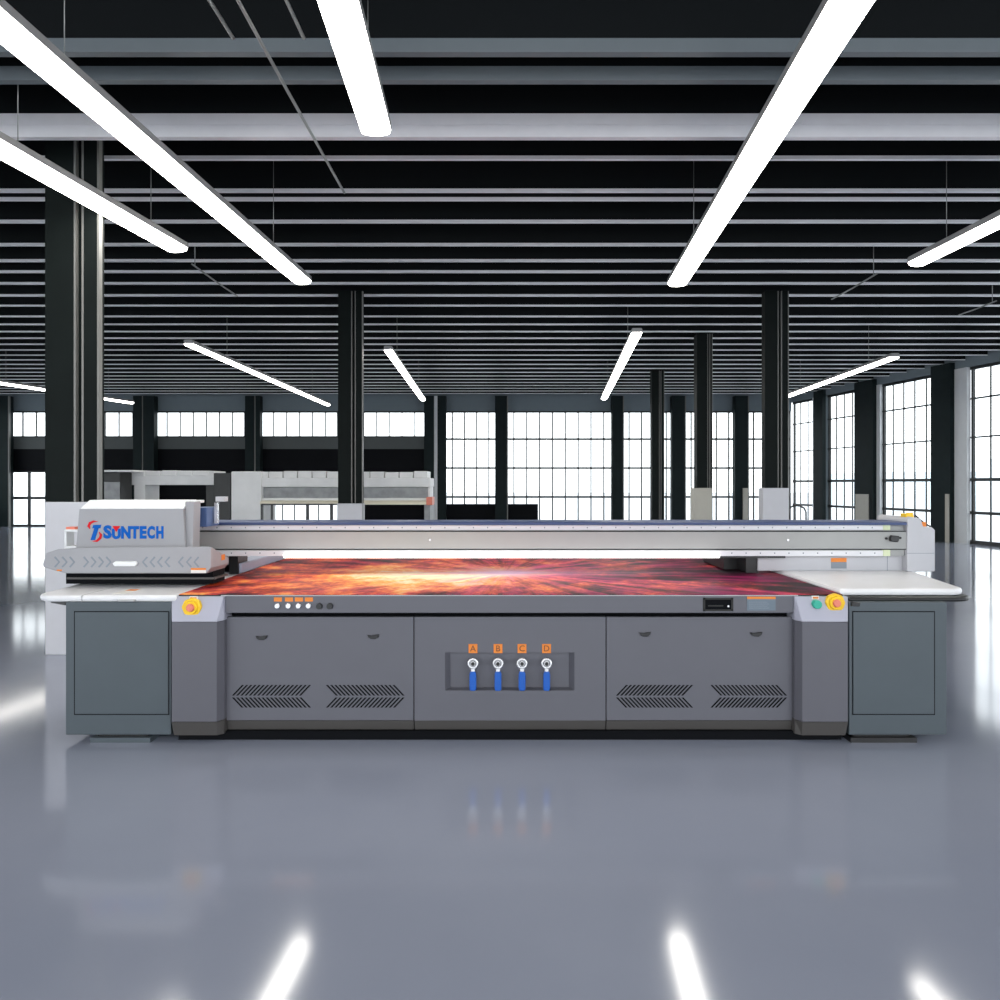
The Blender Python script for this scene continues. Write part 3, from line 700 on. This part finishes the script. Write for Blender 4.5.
# magenta haze near the burst and along streaks
mag = math_('MULTIPLY', math_('ADD', math_('MULTIPLY', glow, 1.3), math_('ADD', math_('MULTIPLY', math_('MAXIMUM', X, 0.), .16), .12)), math_('MULTIPLY', math_('SUBTRACT', ray, .42), 3.2, True), True)
mx1 = N('ShaderNodeMix'); mx1.data_type = 'RGBA'; Lk(mag, mx1.inputs[0]); Lk(cr.outputs[0], mx1.inputs[6]); mx1.inputs[7].default_value = (.80, .04, .28, 1)
beam_ = math_('MULTIPLY', math_('POWER', 2.718, math_('MULTIPLY', math_('ABSOLUTE', Y), -9.)), math_('POWER', 2.718, math_('MULTIPLY', r_, -1.6)))
core = math_('POWER', 2.718, math_('MULTIPLY', r_, -6.))
wf_ = math_('ADD', math_('MULTIPLY', beam_, 1.0), math_('MULTIPLY', core, .8), True)
mx2 = N('ShaderNodeMix'); mx2.data_type = 'RGBA'; Lk(wf_, mx2.inputs[0]); Lk(mx1.outputs[2], mx2.inputs[6]); mx2.inputs[7].default_value = (1, .72, .92, 1)
Lk(mx2.outputs[2], b.inputs['Base Color']); b.inputs['Roughness'].default_value = .5; b.inputs['Specular IOR Level'].default_value = .12
sh = link('printed_sheet', MB().box(-1.98, 2.05, dB+.002, 6.6, ZB+.0005, ZB+.004), sm, loc=(0, 5.4, ZB))
tag(sh, 'wide printed sheet with a fiery orange and magenta light burst lying on the machine bed', 'print')

# ------------------------------------------------------------------ machines at the back left
d = 14.0
def bx(px0, px1, py0, py1, d0=d, dep=.6): return (PX(px0, d0), PX(px1, d0), d0, d0+dep, PZ(py1, d0), PZ(py0, d0))
m2 = thing('roll_printer', (PX(333, d), d+.4, 0), 'long pale roll printer with a red-tipped front tray behind the dark column', 'printing machine')
link('body', MB().box(*bx(236, 430, 478, 487, d, .8)).box(*bx(236, 430, 487, 498, d+.12, .7)).box(*bx(236, 430, 498, 501, d, .8)), 'machw', m2, bevel=.01)
link('recess_panel', MB().box(*bx(250, 428, 487.3, 498, d+.09, .05)), 'machg', m2)  # grey panel, its tone stands in for shade inside the recess
t_ = MB()
for i in range(13):
    a = 240+i*14.5; t_.box(*bx(a, a+13.5, 471+random.random()*1.2, 478, d+.05+.02*random.random(), .6))
link('top_cover', t_, 'machw', m2, bevel=.01)
link('side_panel', MB().box(PX(232, d), PX(262, d), d-.05, d+.85, 0, PZ(471.5, d)), 'machw', m2, bevel=.02)
link('side_panel', MB().box(PX(424, d), PX(430, d), d+.02, d+.85, 0, PZ(498, d)), 'machg', m2, bevel=.01)
link('front_tray', MB().prism([(d-.12, PZ(504.5, d)), (d-.12, PZ(501.5, d)), (d+.3, PZ(498, d)), (d+.3, PZ(503, d))], PX(262, d), PX(428, d), 'x'), 'cream', m2)
link('tray_end', MB().box(PX(427, d), PX(433, d), d-.14, d+.3, PZ(505, d), PZ(497, d)), 'red', m2, bevel=.01)
link('control_tower', MB().box(PX(214, d), PX(231, d), d-.02, d+.6, 0, PZ(473, d)), 'machd', m2, bevel=.01)
dr_ = 13.4
rl = thing('railing', (PX(300, dr_), dr_, 0), 'low black railing under the long pale machine', 'railing')
link('top_bar', MB().box(PX(262, dr_), PX(337, dr_), dr_-.02, dr_+.02, PZ(505.2, dr_), PZ(503.8, dr_)), 'blackp', rl)
for px in (262, 272, 308, 332): link('post', MB().box(PX(px, dr_)-.02, PX(px, dr_)+.02, dr_-.02, dr_+.02, 0, PZ(504, dr_)), 'blackp', rl)
m1 = thing('gantry_press', (PX(170, d), d+.6, 0), 'pale portal-framed machine at back left behind the printer carriage', 'printing machine')
d1 = 14.3
t_ = MB().box(*bx(128, 214, 471, 485, d1, .6))
for i in range(5): t_.box(*bx(130+i*16, 144+i*16, 470.2+.8*random.random(), 476, d1-.03, .5))
link('top_beam', t_, 'machw', m1, bevel=.01)
link('leg', MB().box(PX(134, d1), PX(145, d1), d1, d1+.6, 0, PZ(484, d1)), 'machw', m1, bevel=.01)
link('leg', MB().box(PX(204, d1), PX(213, d1), d1+.1, d1+.6, 0, PZ(484, d1)), 'machd', m1)
link('base', MB().box(PX(134, d1), PX(213, d1), d1+.1, d1+.6, 0, .9), 'machd', m1, bevel=.01)
m0 = thing('control_cabinet', (PX(116, d1), d1, 0), 'dark cabinet with a grey window at the left end of the portal machine', 'cabinet')
link('body', MB().box(PX(96, d1), PX(133.5, d1), d1-.5, d1-.05, 0, PZ(472.5, d1)), 'machd', m0, bevel=.02)
link('lid', MB().box(PX(95, d1-.5), PX(133, d1-.5), d1-.52, d1-.04, PZ(472.5, d1), PZ(470.5, d1)), 'machw', m0, bevel=.01)
link('window_panel', MB().box(PX(98, d1-.5), PX(120, d1-.5), d1-.52, d1-.49, PZ(520, d1), PZ(482, d1)), 'machg', m0, bevel=.01)

# black hose drooping by the white-footed column
dh = 14.5
o = link('hose', MB().tube([(PX(789, dh), dh, 0), (PX(790, dh), dh, PZ(510, dh)), (PX(791, dh), dh, PZ(507, dh)), (PX(795, dh), dh, PZ(505.5, dh)), (PX(800, dh), dh, PZ(506, dh)), (PX(804, dh), dh, PZ(508, dh)), (PX(806, dh), dh, PZ(512, dh)), (PX(806.5, dh), dh, 0)], .018), 'blackp')
tag(o, 'black bent hose standing by the white-footed column', 'hose')
